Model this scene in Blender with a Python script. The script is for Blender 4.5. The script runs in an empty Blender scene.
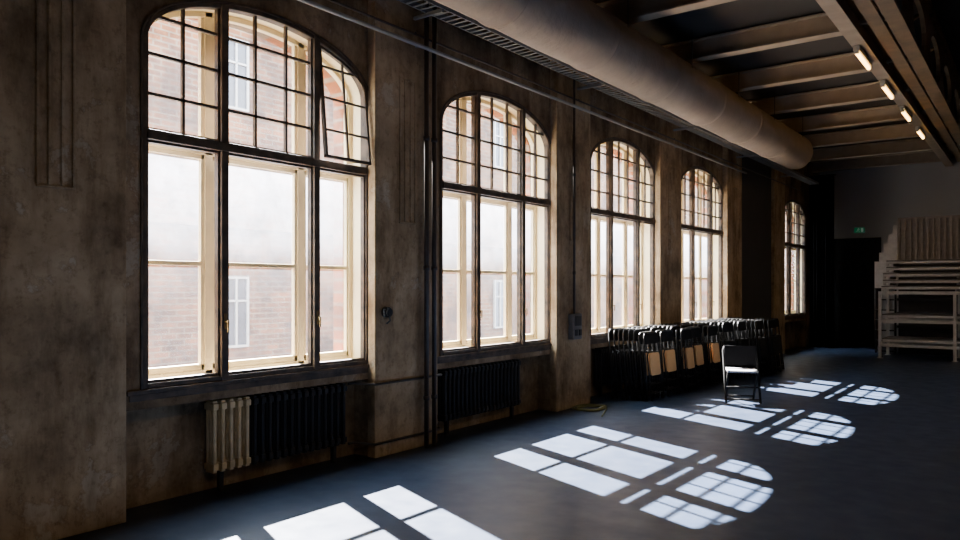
import bpy, bmesh, math, random
from mathutils import Vector, Matrix
random.seed(4)
C = bpy.context.scene.collection

# ---------------------------------------------------------------- materials
def mat_new(name):
    m = bpy.data.materials.new(name); m.use_nodes = True
    nt = m.node_tree; b = nt.nodes['Principled BSDF']
    return m, nt, b

def plain(name, col, rough=0.5, metal=0.0, emit=None, es=0.0, var=0.15, scale=12.0, bump=0.0, spec=.5, bdist=.01):
    m, nt, b = mat_new(name)
    tc = nt.nodes.new('ShaderNodeTexCoord')
    n = nt.nodes.new('ShaderNodeTexNoise'); n.inputs['Scale'].default_value = scale
    n.inputs['Detail'].default_value = 5
    r = nt.nodes.new('ShaderNodeValToRGB')
    r.color_ramp.elements[0].position = 0.3; r.color_ramp.elements[1].position = 0.7
    r.color_ramp.elements[0].color = (*[c*(1-var) for c in col], 1)
    r.color_ramp.elements[1].color = (*[min(1, c*(1+var)) for c in col], 1)
    nt.links.new(tc.outputs['Object'], n.inputs['Vector'])
    nt.links.new(n.outputs['Fac'], r.inputs['Fac'])
    nt.links.new(r.outputs['Color'], b.inputs['Base Color'])
    b.inputs['Roughness'].default_value = rough
    b.inputs['Metallic'].default_value = metal
    b.inputs['Specular IOR Level'].default_value = spec
    if emit:
        b.inputs['Emission Color'].default_value = (*emit, 1)
        b.inputs['Emission Strength'].default_value = es
    if bump:
        bp = nt.nodes.new('ShaderNodeBump'); bp.inputs['Strength'].default_value = bump
        bp.inputs['Distance'].default_value = bdist
        nt.links.new(n.outputs['Fac'], bp.inputs['Height'])
        nt.links.new(bp.outputs['Normal'], b.inputs['Normal'])
    return m

def ramp(nt, stops, interp='LINEAR'):
    r = nt.nodes.new('ShaderNodeValToRGB'); cr = r.color_ramp; cr.interpolation = interp
    cr.elements[0].position = stops[0][0]; cr.elements[0].color = (*stops[0][1], 1)
    cr.elements[1].position = stops[-1][0]; cr.elements[1].color = (*stops[-1][1], 1)
    for p, c in stops[1:-1]:
        e = cr.elements.new(p); e.color = (*c, 1)
    return r

def plaster(name, base, patch, stain=(0.58, 0.53, 0.47), scale=1.0, rough=0.9, seed=0.0, amount=.5):
    """old plaster: mottled base, faint worn patches, soft vertical stains"""
    m, nt, b = mat_new(name)
    L = nt.links.new
    tc = nt.nodes.new('ShaderNodeTexCoord')
    mp = nt.nodes.new('ShaderNodeMapping'); mp.inputs['Location'].default_value = (seed, seed*2, seed)
    L(tc.outputs['Object'], mp.inputs['Vector'])
    def noise(sc, det, ro, dist=0, src=None):
        n = nt.nodes.new('ShaderNodeTexNoise'); n.inputs['Scale'].default_value = sc; n.inputs['Detail'].default_value = det
        n.inputs['Roughness'].default_value = ro; n.inputs['Distortion'].default_value = dist
        L((src or mp).outputs[0], n.inputs['Vector']); return n
    def mult(a, bsock):
        mm = nt.nodes.new('ShaderNodeMix'); mm.data_type = 'RGBA'; mm.blend_type = 'MULTIPLY'; mm.inputs['Factor'].default_value = 1
        L(a, mm.inputs['A']); L(bsock, mm.inputs['B']); return mm.outputs['Result']
    n0 = noise(1.6*scale, 10, .64)
    r0 = ramp(nt, base); L(n0.outputs['Fac'], r0.inputs['Fac'])
    n1 = noise(1.6*scale, 12, .70, .2)
    r1 = ramp(nt, [(amount+.05, (0, 0, 0)), (amount+.075, (.5, .5, .5))]); L(n1.outputs['Fac'], r1.inputs['Fac'])
    mx = nt.nodes.new('ShaderNodeMix'); mx.data_type = 'RGBA'
    L(r1.outputs['Color'], mx.inputs['Factor']); L(r0.outputs['Color'], mx.inputs['A']); mx.inputs['B'].default_value = (*patch, 1)
    re = ramp(nt, [(amount+.03, (1, 1, 1)), (amount+.055, (.78, .75, .72)), (amount+.075, (1, 1, 1))]); L(n1.outputs['Fac'], re.inputs['Fac'])
    c = mult(mx.outputs['Result'], re.outputs['Color'])
    mp2 = nt.nodes.new('ShaderNodeMapping'); mp2.inputs['Scale'].default_value = (2.6, 2.6, .65)
    L(tc.outputs['Object'], mp2.inputs['Vector'])
    n2 = noise(1.7, 10, .68, 0, mp2)
    r2 = ramp(nt, [(.36, stain), (.56, (1, 1, 1))]); L(n2.outputs['Fac'], r2.inputs['Fac'])
    c = mult(c, r2.outputs['Color'])
    n5 = noise(13, 9, .72)
    r5 = ramp(nt, [(.34, (.70, .67, .64)), (.48, (1, 1, 1))]); L(n5.outputs['Fac'], r5.inputs['Fac'])
    c = mult(c, r5.outputs['Color'])
    L(c, b.inputs['Base Color'])
    b.inputs['Roughness'].default_value = rough
    b.inputs['Specular IOR Level'].default_value = .2
    ad = nt.nodes.new('ShaderNodeMath'); ad.operation = 'MULTIPLY_ADD'; ad.inputs[1].default_value = -.25
    L(r1.outputs['Color'], ad.inputs[0]); L(n5.outputs['Fac'], ad.inputs[2])
    bp = nt.nodes.new('ShaderNodeBump'); bp.inputs['Strength'].default_value = .3; bp.inputs['Distance'].default_value = .010
    L(ad.outputs[0], bp.inputs['Height']); L(bp.outputs['Normal'], b.inputs['Normal'])
    return m

def brick(name, c1, c2, mortar, rough=0.9):
    m, nt, b = mat_new(name)
    tc = nt.nodes.new('ShaderNodeTexCoord')
    sp = nt.nodes.new('ShaderNodeSeparateXYZ'); cb = nt.nodes.new('ShaderNodeCombineXYZ')
    nt.links.new(tc.outputs['Object'], sp.inputs[0])
    nt.links.new(sp.outputs['Y'], cb.inputs['X']); nt.links.new(sp.outputs['Z'], cb.inputs['Y'])
    br = nt.nodes.new('ShaderNodeTexBrick')
    br.inputs['Scale'].default_value = 1.0
    br.inputs['Brick Width'].default_value = 0.34; br.inputs['Row Height'].default_value = 0.12
    br.inputs['Mortar Size'].default_value = 0.016
    br.inputs['Color1'].default_value = (*c1, 1); br.inputs['Color2'].default_value = (*c2, 1)
    br.inputs['Mortar'].default_value = (*mortar, 1)
    nt.links.new(cb.outputs[0], br.inputs['Vector'])
    n = nt.nodes.new('ShaderNodeTexNoise'); n.inputs['Scale'].default_value = 0.9; n.inputs['Detail'].default_value = 8
    n.inputs['Roughness'].default_value = .65
    nt.links.new(tc.outputs['Object'], n.inputs['Vector'])
    r = nt.nodes.new('ShaderNodeValToRGB')
    r.color_ramp.elements[0].position = .40; r.color_ramp.elements[0].color = (.36, .36, .40, 1)
    r.color_ramp.elements[1].position = .58
    nt.links.new(n.outputs['Fac'], r.inputs['Fac'])
    mx = nt.nodes.new('ShaderNodeMix'); mx.data_type = 'RGBA'; mx.blend_type = 'MULTIPLY'
    mx.inputs['Factor'].default_value = 1
    nt.links.new(br.outputs['Color'], mx.inputs['A']); nt.links.new(r.outputs['Color'], mx.inputs['B'])
    nt.links.new(mx.outputs['Result'], b.inputs['Base Color'])
    b.inputs['Roughness'].default_value = rough
    return m

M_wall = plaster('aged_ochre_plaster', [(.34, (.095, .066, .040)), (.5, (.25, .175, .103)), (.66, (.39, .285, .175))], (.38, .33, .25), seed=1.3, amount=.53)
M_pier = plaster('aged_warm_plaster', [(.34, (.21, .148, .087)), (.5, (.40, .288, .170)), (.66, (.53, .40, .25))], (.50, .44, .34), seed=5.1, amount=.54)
M_dark = plain('dark_grey_matte', (.035, .034, .035), .8, var=.2, scale=1)
M_room = plain('warm_grey_wall_paint', (.20, .165, .13), .9, var=.2, scale=1)
M_far = plain('grey_far_wall_paint', (.42, .42, .43), .9, var=.06, scale=.5)
M_ceil = plain('dark_ceiling', (.03, .025, .02), .9, var=.3, scale=.8)
M_brick = brick('orange_brick_facade', (0.200, 0.072, 0.020), (0.095, 0.034, 0.011), (0.17, 0.125, 0.08))
M_redbrick = brick('red_brick_reveal', (0.32, 0.10, 0.03), (0.22, 0.07, 0.022), (0.24, 0.17, 0.12))
M_frame = plain('worn_brown_window_paint', (0.058, 0.037, 0.022), 0.6, var=0.75, scale=9, bump=0.4)
M_cream = plain('cream_window_paint', (0.86, 0.72, 0.43), 0.5, var=0.06)
M_blackmetal = plain('black_painted_metal', (0.012, 0.012, 0.013), 0.5, 0.0)
M_chair = plain('satin_black_chair_tube', (0.011, 0.0105, 0.010), 0.5, 0.0, spec=.35)
M_chairback = plain('matt_black_chair_back', (0.010, 0.0095, 0.009), 0.8, 0.0, spec=.12)
M_seatgrey = plain('grey_seat_lacquer', (0.34, 0.33, 0.34), 0.35, 0.0)
M_radblack = plain('black_radiator_enamel', (0.014, 0.012, 0.011), 0.55, 0.0, spec=.3)
M_radcream = plain('cream_radiator_enamel', (0.58, 0.43, 0.22), 0.5, var=0.2)
M_pipe = plain('dark_pipe_paint', (0.04, 0.026, 0.018), 0.5)
M_duct = plain('brown_grey_duct_fabric', (0.27, 0.225, 0.185), 0.9, var=0.08, scale=2.6, bump=0.8, spec=.1, bdist=.05)
M_steel = plain('dull_beige_steel', (0.33, 0.25, 0.17), 0.6, var=0.15, scale=4)
M_truss = plain('rust_brown_truss_paint', (0.16, 0.105, 0.058), 0.6, var=0.3, scale=4)
M_galv = plain('galvanised_steel', (0.24, 0.24, 0.24), 0.5, 0.4, var=0.12)
M_rack = plain('grey_rack_steel', (0.40, 0.385, 0.37), 0.5, 0.3, var=0.12)
M_side = plain('grey_side_panel', (0.55, 0.54, 0.53), 0.6, var=0.12)
M_deck = plain('grey_brown_deck', (0.09, 0.08, 0.072), 0.6, var=0.2, scale=3)
M_slat = plain('grey_ribbed_panel', (0.30, 0.26, 0.23), 0.6, var=0.15)
M_cloth = plain('black_stage_cloth', (0.005, 0.005, 0.006), 0.95, spec=.1)
M_tan = plain('tan_plywood', (0.74, 0.44, 0.18), 0.5, var=0.12, scale=5)
M_lamp = plain('warm_tube_glow', (1, 0.8, 0.4), 0.5, emit=(1.0, 0.56, 0.16), es=14)
M_white = plain('white_lamp_housing', (0.4, 0.37, 0.30), 0.5)
M_greybox = plain('grey_switch_box', (0.12, 0.115, 0.11), 0.5)
M_green = plain('green_exit_sign', (0.0, 0.18, 0.09), 0.5, emit=(0.0, 0.5, 0.2), es=0.07)
M_signwhite = plain('sign_white', (0.5, 0.6, 0.5), 0.5, emit=(0.7, 1, 0.8), es=0.08)
M_hose = plain('yellow_green_hose', (0.16, 0.16, 0.05), 0.5)
M_door = plain('black_door_paint', (0.012, 0.012, 0.013), 0.6, spec=.2)
M_winwhite = plain('white_window_paint', (0.34, 0.34, 0.33), 0.5)
M_outglass = plain('street_window_glass', (0.05, 0.055, 0.07), 0.25)
M_ground = plain('pale_courtyard_paving', (0.30, 0.28, 0.25), 0.9)
M_brass = plain('dull_brass', (0.25, 0.18, 0.08), 0.4, 0.8)

# dusty glass, with a whiter mid-height band painted in as haze
M_glass = bpy.data.materials.new('dusty_hazed_glass'); M_glass.use_nodes = True
nt = M_glass.node_tree
for n in list(nt.nodes):
    if n.type != 'OUTPUT_MATERIAL': nt.nodes.remove(n)
out = [n for n in nt.nodes if n.type == 'OUTPUT_MATERIAL'][0]
tr = nt.nodes.new('ShaderNodeBsdfTransparent'); tr.inputs[0].default_value = (0.98, 0.98, 1, 1)
tl = nt.nodes.new('ShaderNodeBsdfTranslucent'); tl.inputs[0].default_value = (0.82, 0.87, 1, 1)
gl = nt.nodes.new('ShaderNodeBsdfGlossy'); gl.inputs['Roughness'].default_value = 0.05
mx = nt.nodes.new('ShaderNodeMixShader'); mg = nt.nodes.new('ShaderNodeMixShader')
mg.inputs[0].default_value = 0.02
tc = nt.nodes.new('ShaderNodeTexCoord')
nz = nt.nodes.new('ShaderNodeTexNoise'); nz.inputs['Scale'].default_value = 4; nz.inputs['Detail'].default_value = 10
nz.inputs['Roughness'].default_value = 0.75
mr = nt.nodes.new('ShaderNodeMapRange'); mr.inputs['From Min'].default_value = .35; mr.inputs['From Max'].default_value = .7
mr.inputs['To Min'].default_value = .7; mr.inputs['To Max'].default_value = 1.3
sp = nt.nodes.new('ShaderNodeSeparateXYZ'); nt.links.new(tc.outputs['Object'], sp.inputs[0])
zr = nt.nodes.new('ShaderNodeMapRange'); zr.inputs['From Min'].default_value = .9; zr.inputs['From Max'].default_value = 3.9
nt.links.new(sp.outputs['Z'], zr.inputs['Value'])
dr = ramp(nt, [(0, (.010,)*3), (.18, (.010,)*3), (.30, (.022,)*3), (.36, (.075,)*3), (.58, (.16,)*3), (.61, (.010,)*3), (1, (.004,)*3)])  # whitens the middle panes to stand in for bright haze
nt.links.new(zr.outputs[0], dr.inputs['Fac'])
mu = nt.nodes.new('ShaderNodeMath'); mu.operation = 'MULTIPLY'
nt.links.new(tc.outputs['Object'], nz.inputs['Vector']); nt.links.new(nz.outputs['Fac'], mr.inputs['Value'])
nt.links.new(mr.outputs[0], mu.inputs[0]); nt.links.new(dr.outputs['Color'], mu.inputs[1])
nt.links.new(mu.outputs[0], mx.inputs[0])
nt.links.new(tr.outputs[0], mx.inputs[1]); nt.links.new(tl.outputs[0], mx.inputs[2])
nt.links.new(mx.outputs[0], mg.inputs[1]); nt.links.new(gl.outputs[0], mg.inputs[2])
nt.links.new(mg.outputs[0], out.inputs['Surface'])

# floor
M_floor, nt, b = mat_new('dark_blue_grey_floor')
tc = nt.nodes.new('ShaderNodeTexCoord')
n1 = nt.nodes.new('ShaderNodeTexNoise'); n1.inputs['Scale'].default_value = 0.8; n1.inputs['Detail'].default_value = 10
n1.inputs['Roughness'].default_value = 0.6
r = ramp(nt, [(.3, (.010, .018, .036)), (.75, (.018, .030, .056))])
nt.links.new(tc.outputs['Object'], n1.inputs['Vector']); nt.links.new(n1.outputs['Fac'], r.inputs['Fac'])
nt.links.new(r.outputs['Color'], b.inputs['Base Color'])
n2 = nt.nodes.new('ShaderNodeTexNoise'); n2.inputs['Scale'].default_value = 5; n2.inputs['Detail'].default_value = 9
mr = nt.nodes.new('ShaderNodeMapRange'); mr.inputs['To Min'].default_value = .30; mr.inputs['To Max'].default_value = .55
nt.links.new(tc.outputs['Object'], n2.inputs['Vector']); nt.links.new(n2.outputs['Fac'], mr.inputs['Value'])
nt.links.new(mr.outputs[0], b.inputs['Roughness'])
b.inputs['Specular IOR Level'].default_value = .2
bp = nt.nodes.new('ShaderNodeBump'); bp.inputs['Strength'].default_value = .1; bp.inputs['Distance'].default_value = .008
nt.links.new(n2.outputs['Fac'], bp.inputs['Height']); nt.links.new(bp.outputs['Normal'], b.inputs['Normal'])

# ---------------------------------------------------------------- mesh helpers
def box(bm, x0, x1, y0, y1, z0, z1, mi=0):
    v = [bm.verts.new((x, y, z)) for x in (x0, x1) for y in (y0, y1) for z in (z0, z1)]
    for f in ((0,1,3,2),(4,6,7,5),(0,4,5,1),(2,3,7,6),(0,2,6,4),(1,5,7,3)):
        fc = bm.faces.new([v[i] for i in f]); fc.material_index = mi

def strip(bm, A, B, x0, x1, mi=0, caps=True):
    n = len(A)
    a0 = [bm.verts.new((x0, *p)) for p in A]; a1 = [bm.verts.new((x1, *p)) for p in A]
    b0 = [bm.verts.new((x0, *p)) for p in B]; b1 = [bm.verts.new((x1, *p)) for p in B]
    fs = []
    for i in range(n-1):
        fs += [(a0[i], a0[i+1], b0[i+1], b0[i]), (a1[i], b1[i], b1[i+1], a1[i+1]),
               (a0[i], a1[i], a1[i+1], a0[i+1]), (b0[i], b0[i+1], b1[i+1], b1[i])]
    if caps:
        fs += [(a0[0], b0[0], b1[0], a1[0]), (a0[-1], a1[-1], b1[-1], b0[-1])]
    for f in fs:
        try:
            fc = bm.faces.new(f); fc.material_index = mi
        except ValueError: pass

def tube(bm, pts, r, n=8, closed=False, mi=0):
    pts = [Vector(p) for p in pts]; rings = []
    N = len(pts)
    prevu = None
    for i, p in enumerate(pts):
        if closed: t = (pts[(i+1) % N]-pts[i-1]).normalized()
        elif i == 0: t = (pts[1]-p).normalized()
        elif i == N-1: t = (p-pts[-2]).normalized()
        else: t = ((pts[i+1]-p).normalized()+(p-pts[i-1]).normalized()).normalized()
        if prevu is None:
            ref = Vector((0, 0, 1)) if abs(t.z) < .9 else Vector((1, 0, 0))
            u = t.cross(ref).normalized()
        else:
            u = (prevu - t*prevu.dot(t)).normalized()
        prevu = u; w = t.cross(u)
        rings.append([bm.verts.new(p+(u*math.cos(2*math.pi*k/n)+w*math.sin(2*math.pi*k/n))*r) for k in range(n)])
    m = N if closed else N-1
    for i in range(m):
        a, c = rings[i], rings[(i+1) % N]
        for k in range(n):
            f = bm.faces.new((a[k], a[(k+1) % n], c[(k+1) % n], c[k])); f.smooth = True; f.material_index = mi
    if not closed:
        for rg in (rings[0], rings[-1]):
            f = bm.faces.new(rg); f.material_index = mi

def arc(cx, cy, r, a0, a1, n, fn):
    return [fn(cx+r*math.cos(a0+(a1-a0)*i/n), cy+r*math.sin(a0+(a1-a0)*i/n)) for i in range(n+1)]

def mk(name, bm, mats, parent=None, loc=(0, 0, 0), rot=(0, 0, 0), label=None, cat=None, kind=None, group=None, bevel=0):
    bmesh.ops.recalc_face_normals(bm, faces=bm.faces[:])
    me = bpy.data.meshes.new(name); bm.to_mesh(me); bm.free()
    for m in (mats if isinstance(mats, list) else [mats]): me.materials.append(m)
    o = bpy.data.objects.new(name, me); C.objects.link(o)
    o.location = loc; o.rotation_euler = rot
    if parent: o.parent = parent
    if bevel:
        md = o.modifiers.new('bevel', 'BEVEL'); md.width = bevel; md.segments = 2; md.limit_method = 'ANGLE'
    if label: o['label'] = label
    if cat: o['category'] = cat
    if kind: o['kind'] = kind
    if group: o['group'] = group
    return o

def dup(o, loc=None, rot=None, name=None):
    n = o.copy(); C.objects.link(n)
    if loc is not None: n.location = loc
    if rot is not None: n.rotation_euler = rot
    for ch in o.children:
        c = ch.copy(); c.parent = n; C.objects.link(c)
        for g in ch.children:
            gg = g.copy(); gg.parent = c; C.objects.link(gg)
    return n

def empty(name, loc=(0,0,0), rot=(0,0,0), **kw):
    e = bpy.data.objects.new(name, None); C.objects.link(e); e.location = loc; e.rotation_euler = rot
    e.empty_display_size = .1
    for k, v in kw.items(): e[k] = v
    return e

# ---------------------------------------------------------------- dimensions
HW = 1.12
P = 3.30
Y0 = 2.83
SILL, TRN, SPR, RISE = 0.88, 2.70, 3.38, 0.48
yc = [Y0+HW+P*i for i in range(6)]
BAYS = [0, 1, 2, 3, 5]
ROOM_Y0, ROOM_Y1 = -5.0, 23.2
ROOM_X1 = 11.0
H = 6.0
XI = 0.03
XN = -.17
def archpts(hw, rise, n=28):
    return [(-hw*math.cos(math.pi*i/n), SPR+rise*math.sin(math.pi*i/n)) for i in range(n+1)]

# ---------------------------------------------------------------- wall with windows
def wall_layer(name, x0, x1, mat, grow=0.0, niche=False):
    bm = bmesh.new()
    ys = ROOM_Y0-.3
    for i in BAYS:
        a, c = yc[i]-HW-grow, yc[i]+HW+grow
        if niche:
            na, nc = a-.16, c+.0
            box(bm, x0, x1, ys, na, -.6, H)
            box(bm, x0, x1, na, a, .74, H); 
            box(bm, x0, XN, na, c, -.6, .74)
            box(bm, x0, x1, a, c, .74, SILL-grow)
        else:
            box(bm, x0, x1, ys, a, -.6, H)
            box(bm, x0, x1, a, c, -.6, SILL-grow)
        A = [(yc[i]+y*(HW+grow)/HW, z) for y, z in archpts(HW, RISE+grow)]
        B = [(y, H) for y, z in A]
        strip(bm, A, B, x0, x1)
        ys = c
    box(bm, x0, x1, ys, ROOM_Y1+.3, -.6, H)
    return mk(name, bm, mat, kind='structure', label='thick old plastered wall with tall arched window openings and radiator niches')
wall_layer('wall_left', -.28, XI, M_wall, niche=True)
wall_layer('wall_outer', -.44, -.28, M_redbrick, grow=-.02)

# piers
ti = 1
for i in range(-1, 5):
    y1 = 2.66+P*(i+1); y0 = y1-.91
    if i == -1: y0 = ROOM_Y0
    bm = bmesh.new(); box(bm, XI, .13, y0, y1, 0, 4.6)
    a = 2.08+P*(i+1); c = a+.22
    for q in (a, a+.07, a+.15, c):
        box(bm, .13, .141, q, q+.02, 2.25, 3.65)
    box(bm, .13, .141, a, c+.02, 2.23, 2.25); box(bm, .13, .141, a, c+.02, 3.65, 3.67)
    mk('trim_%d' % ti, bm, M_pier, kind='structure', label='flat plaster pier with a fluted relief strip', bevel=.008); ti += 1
for i in BAYS:
    bm = bmesh.new()
    box(bm, XI, .052, yc[i]-HW-.12, yc[i]+HW+.02, .845, .878)
    box(bm, XI, .040, yc[i]-HW-.10, yc[i]+HW+.01, .80, .845)
    mk('trim_%d' % ti, bm, M_frame, kind='structure', label='dark weathered wooden window sill', bevel=.006); ti += 1
    bm = bmesh.new()
    o = archpts(HW+.02, RISE+.02); n = archpts(HW, RISE)
    o = [(-HW-.02, .878)]+o+[(HW+.02, .878)]; n = [(-HW, .878)]+n+[(HW, .878)]
    o = [(y+yc[i], z) for y, z in o]; n = [(y+yc[i], z) for y, z in n]
    strip(bm, o, n, XI, XI+.012)
    mk('trim_%d' % ti, bm, M_frame, kind='structure', label='worn brown arched casing around a window', bevel=.004); ti += 1

# ---------------------------------------------------------------- windows
ML, MR = -.453, .475
def arch_z(y, hw=HW, rise=RISE): 
    return SPR+rise*math.sqrt(max(0, 1-(y/hw)**2))
def full_ring(bm, hw, rise, t, x0, x1, zb, zbt):
    o = [(-hw, zb)]+archpts(hw, rise)+[(hw, zb)]
    n = [(-hw+t, zb)]+archpts(hw-t, rise-t)+[(hw-t, zb)]
    strip(bm, o, n, x0, x1)
    box(bm, x0, x1, -hw+t, hw-t, zb, zb+zbt)
def vbar(bm, y, w, z0, x0, x1, hw=HW, rise=RISE, z1=None):
    za, zb_ = arch_z(y-w/2, hw, rise)-.004, arch_z(y+w/2, hw, rise)-.004
    if z1: za = min(za, z1); zb_ = min(zb_, z1)
    strip(bm, [(y-w/2, z0), (y-w/2, za)], [(y+w/2, z0), (y+w/2, zb_)], x0, x1)

MB = .011
def build_window(idx, i, vent=False):
    bm = bmesh.new()
    full_ring(bm, HW, RISE, .038, -.05, .035, SILL, .038)
    for y in (ML, MR):
        vbar(bm, y, .066, SILL, -.05, .045)
    box(bm, -.05, .05, -HW+.03, HW-.03, TRN-.036, TRN+.036)
    w = mk('window_%d' % idx, bm, M_frame, loc=(0, yc[i], 0), kind='structure',
           label='tall arched box window with dark brown inner frame and cream outer sashes', bevel=.006)
    x0, x1 = -.02, .008
    ysplit = MR if vent else HW-.03
    bm = bmesh.new()
    bars = [(ML-HW)/2, ML+.31, ML+.62] + ([] if vent else [(MR+HW)/2])
    for y in bars: vbar(bm, y, MB*2, TRN, x0, x1)
    for z in (3.0, 3.29, 3.57):
        hw = HW if z < SPR else HW*math.sqrt(1-((z-SPR)/RISE)**2)
        box(bm, x0, x1, -hw+.03, min(hw-.03, ysplit), z-MB, z+MB)
    for k, (a, c) in enumerate(((-HW+.038, ML-.033), (ML+.033, MR-.033), (MR+.033, HW-.038))):
        top = TRN if (vent and k == 2) else None
        for y in (a, c-.016): vbar(bm, y+.008, .016, SILL+.038, -.03, .015, z1=top)
        box(bm, -.03, .015, a, c, SILL+.038, SILL+.06); box(bm, -.03, .015, a, c, TRN-.054, TRN-.036)
        if top is None: box(bm, -.03, .015, a, c, TRN+.036, TRN+.054)
    mk('glazing_grid', bm, M_frame, parent=w, label='thin dark muntin grid')
    if vent:
        bm = bmesh.new()
        a, c = MR+.038, HW-.05
        for y in (a, c-.028): vbar(bm, y+.014, .028, TRN+.045, -.018, .018, HW-.05, RISE-.05)
        box(bm, -.018, .018, a, c, TRN+.045, TRN+.073)
        A = [(a+(c-a)*k/10, arch_z(a+(c-a)*k/10, HW-.05, RISE-.05)) for k in range(11)]
        B = [(y, z-.028) for y, z in A]; strip(bm, A, B, -.018, .018)
        vbar(bm, (a+c)/2, .02, TRN+.06, -.01, .01, HW-.05, RISE-.05)
        for z in (3.0, 3.29, 3.57):
            hw = c if z < SPR else min(c, (HW-.05)*math.sqrt(1-((z-SPR)/(RISE-.05))**2))
            box(bm, -.01, .01, a+.02, hw-.01, z-.01, z+.01)
        bmesh.ops.rotate(bm, verts=bm.verts[:], cent=(0, 0, 3.78), matrix=Matrix.Rotation(-math.radians(5.5), 3, 'Y'))
        mk('vent_sash', bm, M_frame, parent=w, label='top-hung vent sash tilted open into the room', bevel=.004)
    bm = bmesh.new()
    o = [(-HW, SILL)]+archpts(HW, RISE)+[(HW, SILL)]
    n = [(-HW+.02, SILL)]+archpts(HW-.02, RISE-.02)+[(HW-.02, SILL)]
    strip(bm, o, n, -.19, -.052)
    box(bm, -.19, -.052, -HW+.02, HW-.02, SILL, SILL+.02)
    mk('box_lining', bm, M_cream, parent=w, label='cream painted window box lining')
    bm = bmesh.new(); X0, X1 = -.235, -.175
    full_ring(bm, HW-.02, RISE-.02, .045, X0, X1, SILL, .07)
    for y in (ML, MR): vbar(bm, y, .07, SILL, X0, X1)
    box(bm, X0, X1, -HW+.05, HW-.05, TRN-.045, TRN+.045)
    for a, c in ((-HW+.055, ML-.035), (ML+.035, MR-.035), (MR+.035, HW-.055)):
        for y in (a, c-.032): vbar(bm, y+.016, .032, SILL+.05, X0+.01, X1-.01, HW-.03, RISE-.03)
        box(bm, X0+.01, X1-.01, a, c, SILL+.06, SILL+.12)
        box(bm, X0+.01, X1-.01, a, c, TRN-.08, TRN-.045); box(bm, X0+.01, X1-.01, a, c, TRN+.045, TRN+.07)
        box(bm, X0+.012, X1-.012, a, c, 1.775, 1.81)
    mk('outer_sash', bm, M_cream, parent=w, label='cream painted outer sashes', bevel=.004)
    bm = bmesh.new()
    A = archpts(HW-.06, RISE-.06); B = [(y, SILL+.05) for y, z in A]
    vs = [bm.verts.new((-.205, *p)) for p in A]; vb = [bm.verts.new((-.205, *p)) for p in B]
    for k in range(len(A)-1): bm.faces.new((vs[k], vs[k+1], vb[k+1], vb[k]))
    mk('glass', bm, M_glass, parent=w, label='dusty clear window glass with haze painted across the middle')
    for y in (ML, MR):
        bm = bmesh.new()
        box(bm, .045, .05, y-.012, y+.012, 1.28, 1.40)
        tube(bm, [(.05, y, 1.34), (.08, y, 1.34)], .008)
        tube(bm, [(.08, y, 1.35), (.08, y, 1.26)], .008)
        mk('handle', bm, M_brass, parent=w, label='dull brass window handle')
    return w
for k, i in enumerate(BAYS): build_window(k+1, i, vent=(k == 0))

# ---------------------------------------------------------------- room shell
def shell(name, mat, *b, label=''):
    bm = bmesh.new(); box(bm, *b); return mk(name, bm, mat, kind='structure', label=label)
shell('floor', M_floor, -.2, ROOM_X1+.3, ROOM_Y0-.3, ROOM_Y1+.3, -.3, 0, label='dark blue-grey vinyl dance floor')
slots = [(11.2, 11.8), (13.3, 13.8), (15.2, 15.7)]
bm = bmesh.new(); SX0, SX1 = 3.16, 3.22
box(bm, -.44, SX0, ROOM_Y0-.3, ROOM_Y1+.3, H, H+.1); box(bm, SX1, ROOM_X1+.3, ROOM_Y0-.3, ROOM_Y1+.3, H, H+.1)
yy = ROOM_Y0-.3
for a, c in slots: box(bm, SX0, SX1, yy, a, H, H+.1); yy = c
box(bm, SX0, SX1, yy, ROOM_Y1+.3, H, H+.1)
mk('ceiling', bm, M_ceil, kind='structure', label='dark high ceiling with narrow roof lights')
shell('wall_back', M_far, -.2, ROOM_X1+.3, ROOM_Y1, ROOM_Y1+.3, 0, H, label='plain grey painted end wall')
shell('wall_right', M_room, ROOM_X1, ROOM_X1+.3, ROOM_Y0, ROOM_Y1, 0, H, label='warm grey painted wall')
shell('wall_front', M_room, -.05, ROOM_X1+.3, ROOM_Y0-.3, ROOM_Y0, 0, H, label='warm grey painted wall')
bm = bmesh.new(); box(bm, XI, 3.05, ROOM_Y0, ROOM_Y1, 5.15, 5.22)
mk('ceiling_deck', bm, M_ceil, kind='structure', label='dark boarded underside of the upper floor')
bm = bmesh.new(); box(bm, XI, 1.62, ROOM_Y1-.02, ROOM_Y1, 0, 3.0)
mk('trim_%d' % ti, bm, M_door, kind='structure', label='black painted part of the end wall around the door'); ti += 1
bm = bmesh.new(); box(bm, XI, .06, 15.87, 18.93, 0, 4.6)  # dark facing over the windowless bay
mk('trim_%d' % ti, bm, M_dark, kind='structure', label='dark windowless wall section'); ti += 1

# ---------------------------------------------------------------- steel roof
def ibeam_x(bm, x0, x1, y, z0, h, w):
    box(bm, x0, x1, y-w/2, y+w/2, z0, z0+.02); box(bm, x0, x1, y-w/2, y+w/2, z0+h-.02, z0+h)
    box(bm, x0, x1, y-.01, y+.01, z0+.02, z0+h-.02)
bm = bmesh.new(); ibeam_x(bm, XI, 3.12, 0, 4.84, .28, .19)
b0 = mk('ceiling_beam', bm, M_steel, loc=(0, 22.4, 0), label='dull beige steel cross beam under the ceiling', cat='beam', group='steel ceiling cross beams')
for k in range(1, 9): dup(b0, loc=(0, 22.4-2.0*k, 0))
bm = bmesh.new()
gx = 3.22
box(bm, gx-.09, gx+.09, ROOM_Y0, ROOM_Y1, 4.80, 4.82); box(bm, gx-.09, gx+.09, ROOM_Y0, ROOM_Y1, 5.10, 5.12)
box(bm, gx-.012, gx+.012, ROOM_Y0, ROOM_Y1, 4.82, 5.10)
mk('steel_girder', bm, M_steel, label='long pale brown steel girder carrying the cross beams', cat='girder')
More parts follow.
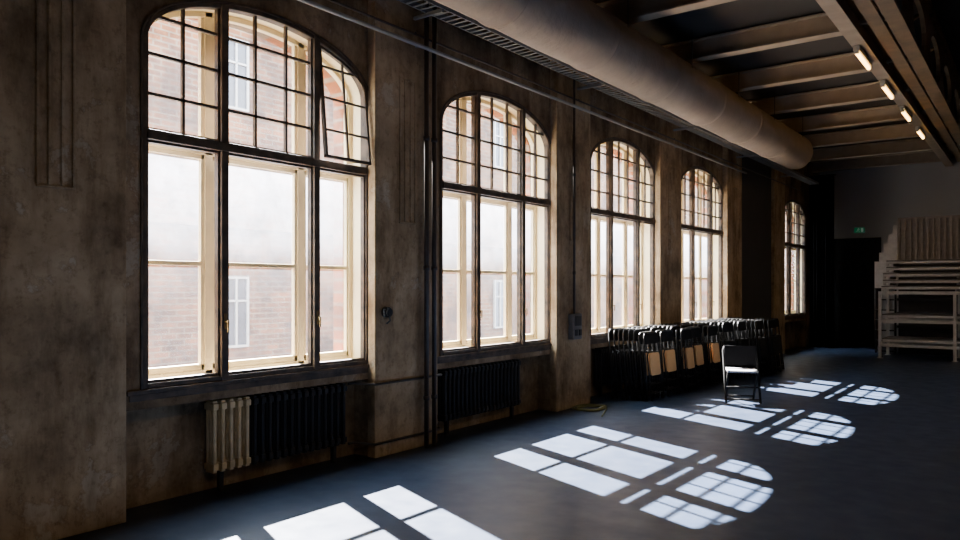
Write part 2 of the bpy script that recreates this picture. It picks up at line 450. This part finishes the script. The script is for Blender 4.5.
tx = 3.72
tr_ = empty('walkway_truss', loc=(0, 0, 0), label='heavy brown steel walkway gantry with rounded openings and railing', category='truss')
bm = bmesh.new()
box(bm, tx-.09, tx+.09, ROOM_Y0, ROOM_Y1, 4.85, 4.88)
box(bm, tx-.08, tx+.08, ROOM_Y0, ROOM_Y1, 5.84, 5.98)
mk('chord', bm, M_truss, parent=tr_, label='riveted top and bottom chords')
y = 3.4
while y < ROOM_Y1-2:
    bm = bmesh.new()
    n = 24; ins = []; ous = []
    for k in range(n+1):
        t = 2*math.pi*k/n; cy_, cz_ = math.cos(t), math.sin(t)
        ins.append((y+1.0+.74*cy_, 5.36+.34*cz_))
        s = 1/max(abs(cy_), abs(cz_)); ous.append((y+1.0+1.0*cy_*s, 5.36+.48*cz_*s))
    strip(bm, ins, ous, tx-.03, tx+.03, caps=False)
    mk('arch_brace', bm, M_truss, parent=tr_, label='steel web plate with rounded opening')
    bm = bmesh.new()
    pts = [(gx+.13+(tx-gx-.2)*(1-math.cos(t)), y, 5.13+.70*math.sin(t)) for t in [math.pi/2*k/8 for k in range(9)]]
    tube(bm, pts, .03, 6)
    mk('knee_brace', bm, M_truss, parent=tr_, label='curved knee brace')
    y += 2.0
for yy in [ROOM_Y0+1.4+2*q for q in range(14)]:
    bm2 = bmesh.new(); box(bm2, gx+.1, tx-.05, yy-.03, yy+.03, 4.90, 4.96)
    mk('strut', bm2, M_truss, parent=tr_)
rx = 3.50
for z in (5.15, 5.35, 5.55):
    bm = bmesh.new(); tube(bm, [(rx, 3.0, z), (rx, ROOM_Y1-.1, z)], .018, 6); mk('railing', bm, M_galv, parent=tr_, label='tubular walkway railing')
for q in range(16):
    bm = bmesh.new(); tube(bm, [(rx, 4.0+1.2*q, 4.93), (rx, 4.0+1.2*q, 5.57)], .018, 6); mk('railing_post', bm, M_galv, parent=tr_)
bm = bmesh.new(); box(bm, rx-.08, rx+.08, 3.0, ROOM_Y1-.1, 4.88, 4.92); mk('walkway_edge', bm, M_truss, parent=tr_, label='steel walkway edge strip')

def lamp_build():
    bm = bmesh.new(); box(bm, -.04, .04, -.46, .46, .04, .11); box(bm, -.03, .03, -.46, -.43, 0, .04); box(bm, -.03, .03, .43, .46, 0, .04)
    o = mk('tube_lamp', bm, M_white, loc=(gx-.03, 11.35, 4.69), label='fluorescent batten lamp fixed beneath the girder', cat='lamp', group='tube lamps on the girder', bevel=.006)
    bm = bmesh.new(); tube(bm, [(0, -.43, .015), (0, .43, .015)], .024, 10)
    mk('lamp_tube', bm, M_lamp, parent=o, label='glowing warm yellow-orange tube')
    return o
l0 = lamp_build()
for k in range(1, 4): dup(l0, loc=(gx-.03, 11.35+2.05*k, 4.69))

# bell-shaded fill lamps added out of view to warm the interior
for k in range(4):
    yy = 0.5+5.6*k
    bm = bmesh.new()
    prof = [(.02, .30), (.06, .28), (.12, .20), (.24, .04), (.26, 0)]
    rg = [[bm.verts.new((r*math.cos(2*math.pi*j/24), r*math.sin(2*math.pi*j/24), z)) for j in range(24)] for r, z in prof]
    for a, c in zip(rg, rg[1:]):
        for j in range(24): bm.faces.new((a[j], a[(j+1) % 24], c[(j+1) % 24], c[j])).smooth = True
    p = mk('added_fill_lamp', bm, M_white, loc=(7.6, yy, 5.2), label='added out-of-view fill lamp in a bell shade under the ceiling', cat='lamp', group='added fill lamps')
    bm = bmesh.new(); tube(bm, [(0, 0, .28), (0, 0, .80)], .01, 6); mk('cord', bm, M_blackmetal, parent=p)
    ld = bpy.data.lights.new('added_fill_bulb', 'POINT'); ld.energy = (110, 85, 70, 85)[k]; ld.color = (1, .78, .52); ld.shadow_soft_size = .05
    lo = bpy.data.objects.new('added_fill_bulb', ld); C.objects.link(lo); lo.location = (0, 0, .07); lo.parent = p

# duct
bm = bmesh.new()
y = ROOM_Y0+.1
prof = []
cnt = 0
while y < 16.5:
    prof.append((y, .35)); y += .08; cnt += 1
    if cnt % 22 == 0: prof.append((y-.02, .35)); prof.append((y-.01, .363)); prof.append((y+.01, .363)); prof.append((y+.02, .35)); y += .04
for a in range(0, 10):
    t = a/9*math.pi/2; prof.append((16.62+.24*math.sin(t), .35*math.cos(t)+.001))
rings = []
for y, r in prof:
    rg = []
    for k in range(48):
        t = 2*math.pi*k/48
        rr = r*(1+.008*math.sin(3*t+1.1*y)+.006*math.sin(5*t-2.9*y)+.004*math.sin(7*t+4.3*y))
        rg.append(bm.verts.new((rr*math.cos(t), y, rr*math.sin(t))))
    rings.append(rg)
for a, c in zip(rings, rings[1:]):
    for k in range(48):
        f = bm.faces.new((a[k], a[(k+1) % 48], c[(k+1) % 48], c[k])); f.smooth = True
bm.faces.new(rings[0]); bm.faces.new(rings[-1])
duct = mk('air_duct', bm, M_duct, loc=(1.0, 0, 4.45), label='large round brown-grey fabric ventilation duct along the wall', cat='duct')
for q in range(10):
    yy = 16-2.0*q
    if yy < ROOM_Y0+.5: break
    for s in (-.3, .3):
        bm = bmesh.new(); tube(bm, [(s, yy, .17), (s, yy, .70)], .006, 6)
        mk('hanger_wire', bm, M_blackmetal, parent=duct, label='thin hanger wire')

# cable tray
bm = bmesh.new()
ty0, ty1 = ROOM_Y0+.2, 21
for xx in (.30, .50): box(bm, xx-.006, xx+.006, ty0, ty1, 4.30, 4.36)
y = ty0
while y < ty1:
    box(bm, .30, .50, y-.012, y+.012, 4.30, 4.308); y += .10
y = 2.3
ct = mk('cable_tray', bm, M_galv, label='perforated metal cable tray under the duct', cat='cable tray')
while y < ty1:
    bm = bmesh.new(); box(bm, .131, .50, y-.015, y+.015, 4.27, 4.30); mk('bracket', bm, M_galv, parent=ct); y += P
for (xx, zz, r, y1, nm, lb) in ((.27, 3.97, .020, 15.7, 'curtain_rail', 'long thin dark steel pipe above the windows'),
                                (.155, 4.12, .012, 20.5, 'conduit', 'thin electrical conduit running along the wall')):
    bm = bmesh.new()
    tube(bm, [(xx, ROOM_Y0+.1, zz), (xx, y1, zz)], r, 8)
    y = 2.3
    while y < y1:
        tube(bm, [(.145, y, zz+.03), (xx, y, zz)], .008, 6); y += P
    mk(nm, bm, M_galv if nm == 'curtain_rail' else M_pipe, label=lb, cat='pipe')

def vpipe(y, x, r, z0, z1, lab):
    bm = bmesh.new(); tube(bm, [(0, 0, z0), (0, 0, z1)], r, 12)
    for z in (.5, 1.8, 3.1):
        if z0 < z < z1: tube(bm, [(0, 0, z-.02), (0, 0, z+.02)], r*1.35, 12)
    return mk('heating_pipe', bm, M_pipe, loc=(x, y, 0), label=lab, cat='pipe')
vpipe(5.70, .205, .024, 0, 4.8, 'dark painted vertical heating pipe on the pier')
vpipe(5.82, .205, .024, 0, 4.8, 'dark painted vertical heating pipe on the pier')
vpipe(8.70, .19, .016, 1.26, 4.6, 'thin vertical conduit feeding a switch box')
for z in (.70, .14):
    bm = bmesh.new(); tube(bm, [(-.07, 4.90, z), (-.07, 4.97, z), (.155, 5.03, z), (.155, 5.99, z), (-.07, 6.10, z), (-.07, 6.20, z)], .012, 10)
    mk('radiator_pipe', bm, M_pipe, label='thin dark heating pipe joining two radiators', cat='pipe')

bm = bmesh.new(); box(bm, 0, .09, -.11, .11, 0, .34)
sb = mk('switch_box', bm, M_greybox, loc=(.13, 8.75, .92), label='grey electrical switch box on the pier', cat='switch box', bevel=.012)
bm = bmesh.new(); box(bm, .09, .10, -.08, .08, .18, .31); box(bm, .09, .105, -.08, -.02, .05, .13); box(bm, .09, .105, .02, .08, .05, .13)
mk('cover', bm, M_blackmetal, parent=sb, label='dark switch cover', bevel=.003)
bm = bmesh.new(); tube(bm, [(0, 0, 0), (.05, 0, 0)], .05, 20); tube(bm, [(.05, 0, 0), (.07, 0, 0)], .038, 20)
so = mk('wall_socket', bm, M_blackmetal, loc=(.131, 5.18, 1.37), label='round black wall socket on the plaster pier', cat='socket')
bm = bmesh.new(); tube(bm, [(.06, 0, -.04), (.05, .02, -.08), (.03, -.01, -.11)], .008)
mk('cable', bm, M_blackmetal, parent=so)

# ---------------------------------------------------------------- radiators
def rad_section(bm, y, w, mi):
    h0, h1 = 0.0, .56
    for x in (.035, .075, .115):
        tube(bm, [(x, y, h0+.03), (x, y, h1-.03)], w*.27, 8, mi=mi)
    box(bm, .01, .14, y-w*.34, y+w*.34, h1-.07, h1-.02, mi); box(bm, .025, .125, y-w*.28, y+w*.28, h1-.02, h1, mi)
    box(bm, .01, .14, y-w*.34, y+w*.34, h0+.02, h0+.07, mi); box(bm, .025, .125, y-w*.28, y+w*.28, h0, h0+.02, mi)
def radiator(y0, y1, cream, lab):
    w = .075; n = int((y1-y0)/w)
    r = empty('radiator', loc=(-.13, y0, .16), label=lab, category='radiator')
    if cream:
        bm = bmesh.new()
        for k in range(cream): rad_section(bm, w*(k+.5), w*.9, 0)
        tube(bm, [(.075, .02, .50), (.075, cream*w, .50)], .018); tube(bm, [(.075, .02, .06), (.075, cream*w, .06)], .018)
        mk('cream_sections', bm, M_radcream, parent=r, label='cream enamelled radiator sections', bevel=.005)
    bm = bmesh.new()
    for k in range(cream, n): rad_section(bm, w*(k+.5), w*.9, 0)
    tube(bm, [(.075, w*cream+.02, .50), (.075, n*w-.02, .50)], .018); tube(bm, [(.075, w*cream+.02, .06), (.075, n*w-.02, .06)], .018)
    mk('black_sections', bm, M_radblack, parent=r, label='black enamelled radiator sections', bevel=.005)
    for yy in (.12, n*w-.12):
        bm = bmesh.new(); box(bm, .05, .09, yy-.018, yy+.018, -.16, 0)
        mk('foot', bm, M_radblack, parent=r)
radiator(3.40, 4.88, 5, 'cast iron radiator with cream end sections and black sections')
radiator(6.22, 7.72, 0, 'black cast iron column radiator under the window')
radiator(9.8, 11.1, 0, 'black cast iron column radiator under the window')
radiator(13.1, 14.4, 0, 'black cast iron column radiator under the window')

# ---------------------------------------------------------------- folding chairs
def make_chair(seatmat, lab, grp, top, sc, sw=.19, z0=.35, z1=.67):
    bm = bmesh.new(); W = .215
    up = [(0, -W-.015, 0), (0, -W, .45), (0, -W+.005, top-.07)] + arc(-W+.075, top-.065, .065, math.pi, math.pi/2, 6, lambda a, c: (0, a, c)) + \
         arc(W-.075, top-.065, .065, math.pi/2, 0, 6, lambda a, c: (0, a, c)) + [(0, W, .45), (0, W+.015, 0)]
    tube(bm, up, .012, 8)
    w2 = W-.03
    tube(bm, [(.045, -w2, .0), (.020, -w2, .62), (.018, -w2+.04, .68), (.018, w2-.04, .68), (.020, w2, .62), (.045, w2, .0)], .011, 8)
    tube(bm, [(.041, -w2, .10), (.041, w2, .10)], .008, 6)
    tube(bm, [(0, -W, .22), (0, W, .22)], .008, 6)
    o = mk('folding_chair', bm, M_chair, label=lab, cat='chair', group=grp)
    bm = bmesh.new(); pts = []
    rr = .035
    for cy_, cz_, a0 in ((sw-rr, z1-rr, 0), (-sw+rr, z1-rr, 90), (-sw+rr, z0+rr, 180), (sw-rr, z0+rr, 270)):
        for q in range(5):
            t = math.radians(a0+22.5*q); pts.append((cy_+rr*math.cos(t), cz_+rr*math.sin(t)))
    f0 = [bm.verts.new((.034+.03*(.67-p[1]), *p)) for p in pts]; f1 = [bm.verts.new((.043+.03*(.67-p[1]), *p)) for p in pts]
    bm.faces.new(f0); bm.faces.new(f1)
    for q in range(len(pts)): bm.faces.new((f0[q], f0[(q+1) % len(pts)], f1[(q+1) % len(pts)], f1[q]))
    mk('seat', bm, seatmat, parent=o, label=sc)
    bm = bmesh.new(); N = 10; rows = []
    for q in range(N+1):
        t = -1+2*q/N; xx = .010-.018*(1-t*t); y_ = t*(W-.010)
        zt = top+.0 if abs(t) < .7 else top-.05*((abs(t)-.7)/.3)**2
        rows.append([bm.verts.new(p) for p in ((xx-.004, y_, top-.16), (xx-.004, y_, zt), (xx+.004, y_, zt), (xx+.004, y_, top-.16))])
    for a, c in zip(rows, rows[1:]):
        for q in range(4): bm.faces.new((a[q], a[(q+1) % 4], c[(q+1) % 4], c[q]))
    bm.faces.new(rows[0]); bm.faces.new(rows[-1])
    mk('backrest', bm, M_chairback, parent=o, label='black curved backrest')
    return o
G = 'folded chairs stacked along the wall'
tanc = make_chair(M_tan, 'folded black metal chair with tan wooden seat in a stack', G, .96, 'tan wooden seat', .15)
blkc = make_chair(M_chairback, 'folded black metal chair with black seat in a stack', G, 1.0, 'black seat', .17, .33, .68)
used = set()
stacks = []
for s in range(5): stacks.append((10.05+.58*s, .20, [8, 8, 9, 8, 9][s], 't'))
for s in range(5): stacks.append((12.95+.53*s, .20, [10, 11, 13, 14, 13][s], 'b'))
for s, (ycn, xs, n, ty) in enumerate(stacks):
    yaw = random.uniform(-.06, .03)
    for k in range(n):
        t2 = 't' if (ty == 't' and k >= n-2) else 'b'
        base = tanc if t2 == 't' else blkc
        loc = (xs+.071*k, ycn+random.uniform(-.02, .02)+.01*k, .0)
        rot = (0, -math.radians(4.2), yaw)
        if t2 not in used:
            base.location = loc; base.rotation_euler = rot; used.add(t2)
        else: dup(base, loc, rot)

# opened chair
oc = empty('folding_chair', loc=(1.76, 10.66, 0), rot=(0, 0, math.radians(-66)), label='opened black folding chair with bright sunlit seat on the floor', category='chair')
bm = bmesh.new(); W = .225
for s in (-1, 1):
    tube(bm, [(.24, s*W, 0.015), (-.0, s*W, .42), (-.19, s*W, .70), (-.205, s*W*.92, .76)], .017)
    tube(bm, [(-.22, s*(W-.035), 0.015), (.16, s*(W-.035), .43)], .016)
tube(bm, [(-.205, -W*.92, .76), (-.205, W*.92, .76)], .013)
tube(bm, [(.21, -W, .06), (.21, W, .06)], .012); tube(bm, [(-.18, -W+.035, .06), (-.18, W-.035, .06)], .012)
tube(bm, [(.12, -W, .22), (.12, W, .22)], .012)
mk('frame', bm, M_chairback, parent=oc, label='black tubular frame')
bm = bmesh.new(); box(bm, -.19, .23, -.205, .205, .43, .46)
mk('seat', bm, M_seatgrey, parent=oc, bevel=.012, label='grey flat seat catching the sun')
bm = bmesh.new(); rows = []
for q in range(11):
    t = -1+.2*q; y_ = W*.95*t; bx = -.02*(1-t*t)
    rows.append([bm.verts.new(p) for p in ((-.10+bx, y_, .50), (-.19+bx, y_, .775), (-.175+bx, y_, .775), (-.085+bx, y_, .50))])
for a, c in zip(rows, rows[1:]):
    for q in range(4): bm.faces.new((a[q], a[(q+1) % 4], c[(q+1) % 4], c[q]))
bm.faces.new(rows[0]); bm.faces.new(rows[-1])
mk('backrest', bm, M_cloth, parent=oc, label='curved black backrest')

# hose coil
bm = bmesh.new()
pts = []
for i in range(140):
    a = i/140*2*math.pi*4.2; rr = .15+.022*math.sin(a*1.7)+i*.0003
    pts.append((rr*math.cos(a), 1.35*rr*math.sin(a), .012+.006*(i//34)+.004*math.sin(a*3)))
for i in range(12): pts.append((.2+.0+i*.02, .1-i*.05, .012))
tube(bm, pts, .010, 6)
mk('cable_coil', bm, M_hose, loc=(.36, 8.80, 0), label='loosely coiled yellow-green cable on the floor', cat='cable')

# ---------------------------------------------------------------- curtain at far end
bm = bmesh.new()
N = 60; top = []; bot = []
for i in range(N+1):
    x = .12+.62*i/N; yy = .06*math.sin(i*.9)+.03*math.sin(i*2.1)
    top.append(bm.verts.new((x, yy, 4.6))); bot.append(bm.verts.new((x, yy*1.2, .01)))
for i in range(N):
    f = bm.faces.new((top[i], top[i+1], bot[i+1], bot[i])); f.smooth = True
cu = mk('stage_curtain', bm, M_cloth, loc=(0, 21.65, 0), label='narrow pleated black stage curtain beside the end window', cat='curtain')
md = cu.modifiers.new('solid', 'SOLIDIFY'); md.thickness = .006
bm = bmesh.new(); tube(bm, [(.06, 0, 4.62), (.78, 0, 4.62)], .02)
mk('rail', bm, M_blackmetal, parent=cu)

# door at the end wall
bm = bmesh.new(); DX0, DX1 = .45, 1.55
for a, c in ((DX0, (DX0+DX1)/2-.004), ((DX0+DX1)/2+.004, DX1)):
    box(bm, a, c, ROOM_Y1-.05, ROOM_Y1-.02, 0, 2.3)
    box(bm, a+.08, c-.08, ROOM_Y1-.06, ROOM_Y1-.05, 1.2, 2.15); box(bm, a+.08, c-.08, ROOM_Y1-.06, ROOM_Y1-.05, .15, 1.0)
d = mk('door_1', bm, M_door, kind='structure', label='black double door in the end wall', bevel=.006)
for xx in (.94, 1.06):
    bm = bmesh.new(); tube(bm, [(xx, ROOM_Y1-.05, 1.05), (xx, ROOM_Y1-.11, 1.05), (xx+(.1 if xx > 1 else -.1), ROOM_Y1-.11, 1.05)], .009)
    mk('handle', bm, M_blackmetal, parent=d)

# exit sign
bm = bmesh.new(); box(bm, -.13, .13, -.04, 0, -.07, .07)
ex = mk('exit_sign', bm, M_green, loc=(1.08, ROOM_Y1, 3.22), label='small green emergency exit sign with white running figure', cat='sign', bevel=.005)
bm = bmesh.new(); yq = -.043
box(bm, .04, .10, yq, yq+.004, -.055, .055)
tube(bm, [(-.02, yq+.001, .045), (-.02, yq-.002, .045)], .014, 10)
for a, c in (((-.025, .03), (-.035, -.01)), ((-.035, -.01), (-.005, -.03)), ((-.005, -.03), (-.01, -.06)), ((-.035, -.01), (-.06, -.035)), ((-.06, -.035), (-.09, -.03)), ((-.027, .025), (.01, .01)), ((-.027, .025), (-.06, .005))):
    tube(bm, [(a[0], yq, a[1]), (c[0], yq, c[1])], .006, 6)
mk('pictogram', bm, M_signwhite, parent=ex, label='white running figure and doorway')

# ---------------------------------------------------------------- stage platforms rack & stands
rk = empty('platform_rack', loc=(2.2, 19.2, 0), label='grey steel rack frame holding stage platforms', category='rack')
for xx in (0, 1.45, 2.9):
    for yy in (0, 1.1):
        bm = bmesh.new(); box(bm, xx-.03, xx+.03, yy-.03, yy+.03, 0, 1.52); box(bm, xx-.06, xx+.06, yy-.06, yy+.06, 0, .012)
        mk('leg', bm, M_rack, parent=rk)
for z in (1.49, .85, .30):
    for yy in (0, 1.1):
        bm = bmesh.new(); box(bm, -.03, 2.93, yy-.025, yy+.025, z-.035, z+.032); mk('rail', bm, M_rack, parent=rk)
    for xx in (0, 1.45, 2.9):
        bm = bmesh.new(); box(bm, xx-.02, xx+.02, 0, 1.1, z-.02, z+.02); mk('cross_rail', bm, M_rack, parent=rk)
def platform(loc, w, lab, m=M_deck):
    bm = bmesh.new(); box(bm, 0, w, 0, 1.0, .10, .125); 
    for yy in (0, .95): box(bm, 0, w, yy, yy+.05, .045, .10, 1)
    for xx in (.1, w/2, w-.14): box(bm, xx, xx+.04, .05, .95, 0, .10, 1)
    for xx in (.0, w-.05): box(bm, xx, xx+.05, .0, .05, -.0, .045, 1)
    return mk('stage_platform', bm, [m, M_rack], loc=loc, label=lab, cat='stage platform', group='stage platforms stacked on the rack', bevel=.004)
zz = 1.522
p0 = platform((2.22, 19.25, zz), 2.85, 'flat dark stage platform with metal edge on the rack')
for k in range(4):
    zz += .145
    dup(p0, (2.22+(.10 if k > 1 else .03), 19.25, zz))
for z in (.882, .332):
    dup(p0, (2.235, 19.25, z))
# grandstand
sp = empty('grandstand', loc=(2.35, 20.75, 0), label='folded telescopic grandstand with ribbed panel and stepped side', category='grandstand')
bm = bmesh.new()
x = 0.0
box(bm, 0, 3.2, .0, .05, .0, .05); box(bm, 0, 3.2, .0, .05, 1.06, 1.11); box(bm, 0, 3.2, .045, .05, .05, 1.06)
while x < 3.2: box(bm, x, x+.05, -.02, .04, .05, 1.06); x += .12
mk('slatted_panel', bm, M_slat, parent=sp, loc=(0, 0, 2.2), label='grey ribbed upper panel')
bm = bmesh.new()
box(bm, 0, 3.2, .1, 1.6, 0, 2.2)
for k in range(6): box(bm, -.02, 3.2, -.05+.02*k, .1, .3+.33*k, .36+.33*k)
mk('stand_body', bm, M_dark, parent=sp, label='dark folded seating rows', bevel=.01)
bm = bmesh.new()
for k in range(5):
    box(bm, -.50+.1*k, -.50+.1*k+.1, -.04, .0, 1.60, 2.25+.22*k)
mk('stair_side', bm, M_side, parent=sp, label='grey stepped metal side panel')
for xx in (-.48, -.05):
    bm = bmesh.new(); tube(bm, [(xx, 0.0, 0), (xx, 0.0, 1.62)], .025); mk('post', bm, M_blackmetal, parent=sp)
for k in range(6):
    bm = bmesh.new(); box(bm, -.48, -.05, -.2, .0, .25*k+.05, .25*k+.075); mk('step', bm, M_blackmetal, parent=sp)

# ---------------------------------------------------------------- outside
bm = bmesh.new(); box(bm, -40, -.5, -30, 80, -.75, -.65)
g = mk('ground', bm, M_ground, kind='structure', label='pale courtyard paving')
BX = -9.0
bm = bmesh.new(); box(bm, -8, 0, 0, 33.3, 0, 9.2); box(bm, -8, 0, 33.3, 70, 0, 16)  # taller far wing added to keep the sun off the last window
box(bm, 0, .12, 0, 70, 3.55, 3.7); box(bm, 0, .2, 0, 33.3, 9.0, 9.2)
for q in range(14): box(bm, 0, .10, 3.6+5.0*q, 4.1+5.0*q, 0, 9.0 if q < 6 else 12)
bd = mk('brick_building', bm, M_brick, loc=(BX, -12, -.65), label='orange brick building across the courtyard, with an added sun-blocking wing', cat='building')
bm = bmesh.new()
box(bm, 0, .03, -.27, .27, 0, 1.45)
bm2 = bmesh.new()
for a, c, e, f in ((-.32, -.27, -.05, 1.5), (.27, .32, -.05, 1.5), (-.02, .02, 0, 1.45), (-.27, .27, 1.45, 1.5), (-.27, .27, -.05, 0), (-.27, .27, .95, .99)):
    box(bm2, .01, .07, a, c, e, f)
w0 = mk('facade_window', bm, M_outglass, parent=bd, label='dark paned window', loc=(0, 1.95, 1.0))
f0 = mk('window_frame', bm2, M_winwhite, parent=w0, label='pale window frame')
for fl in range(2):
    for k in range(14):
        if fl == 0 and k == 0: continue
        n = w0.copy(); C.objects.link(n); n.location = (0, 1.95+5.0*k, 1.0+5.2*fl)
        m = f0.copy(); m.parent = n; C.objects.link(m)

# ---------------------------------------------------------------- light
wld = bpy.data.worlds.new('World'); bpy.context.scene.world = wld; wld.use_nodes = True
bg = wld.node_tree.nodes['Background']; bg.inputs['Color'].default_value = (0.78, 0.89, 1.0, 1); bg.inputs['Strength'].default_value = 27
sd = bpy.data.lights.new('sun', 'SUN'); sd.energy = 280; sd.angle = math.radians(.53); sd.color = (1, .97, .94)
so_ = bpy.data.objects.new('sun', sd); C.objects.link(so_)
dirv = Vector((1, -.41, -.985)).normalized()
so_.rotation_euler = dirv.to_track_quat('-Z', 'Y').to_euler(); so_.location = (-10, 15, 14)

# ---------------------------------------------------------------- camera
cd = bpy.data.cameras.new('camera'); cd.lens = 28.125; cd.sensor_width = 36; cd.shift_y = .01875
cam = bpy.data.objects.new('camera', cd); C.objects.link(cam)
cam.location = (5.13, 0, 1.6); cam.rotation_euler = (math.radians(90), 0, math.radians(36.75))
bpy.context.scene.camera = cam
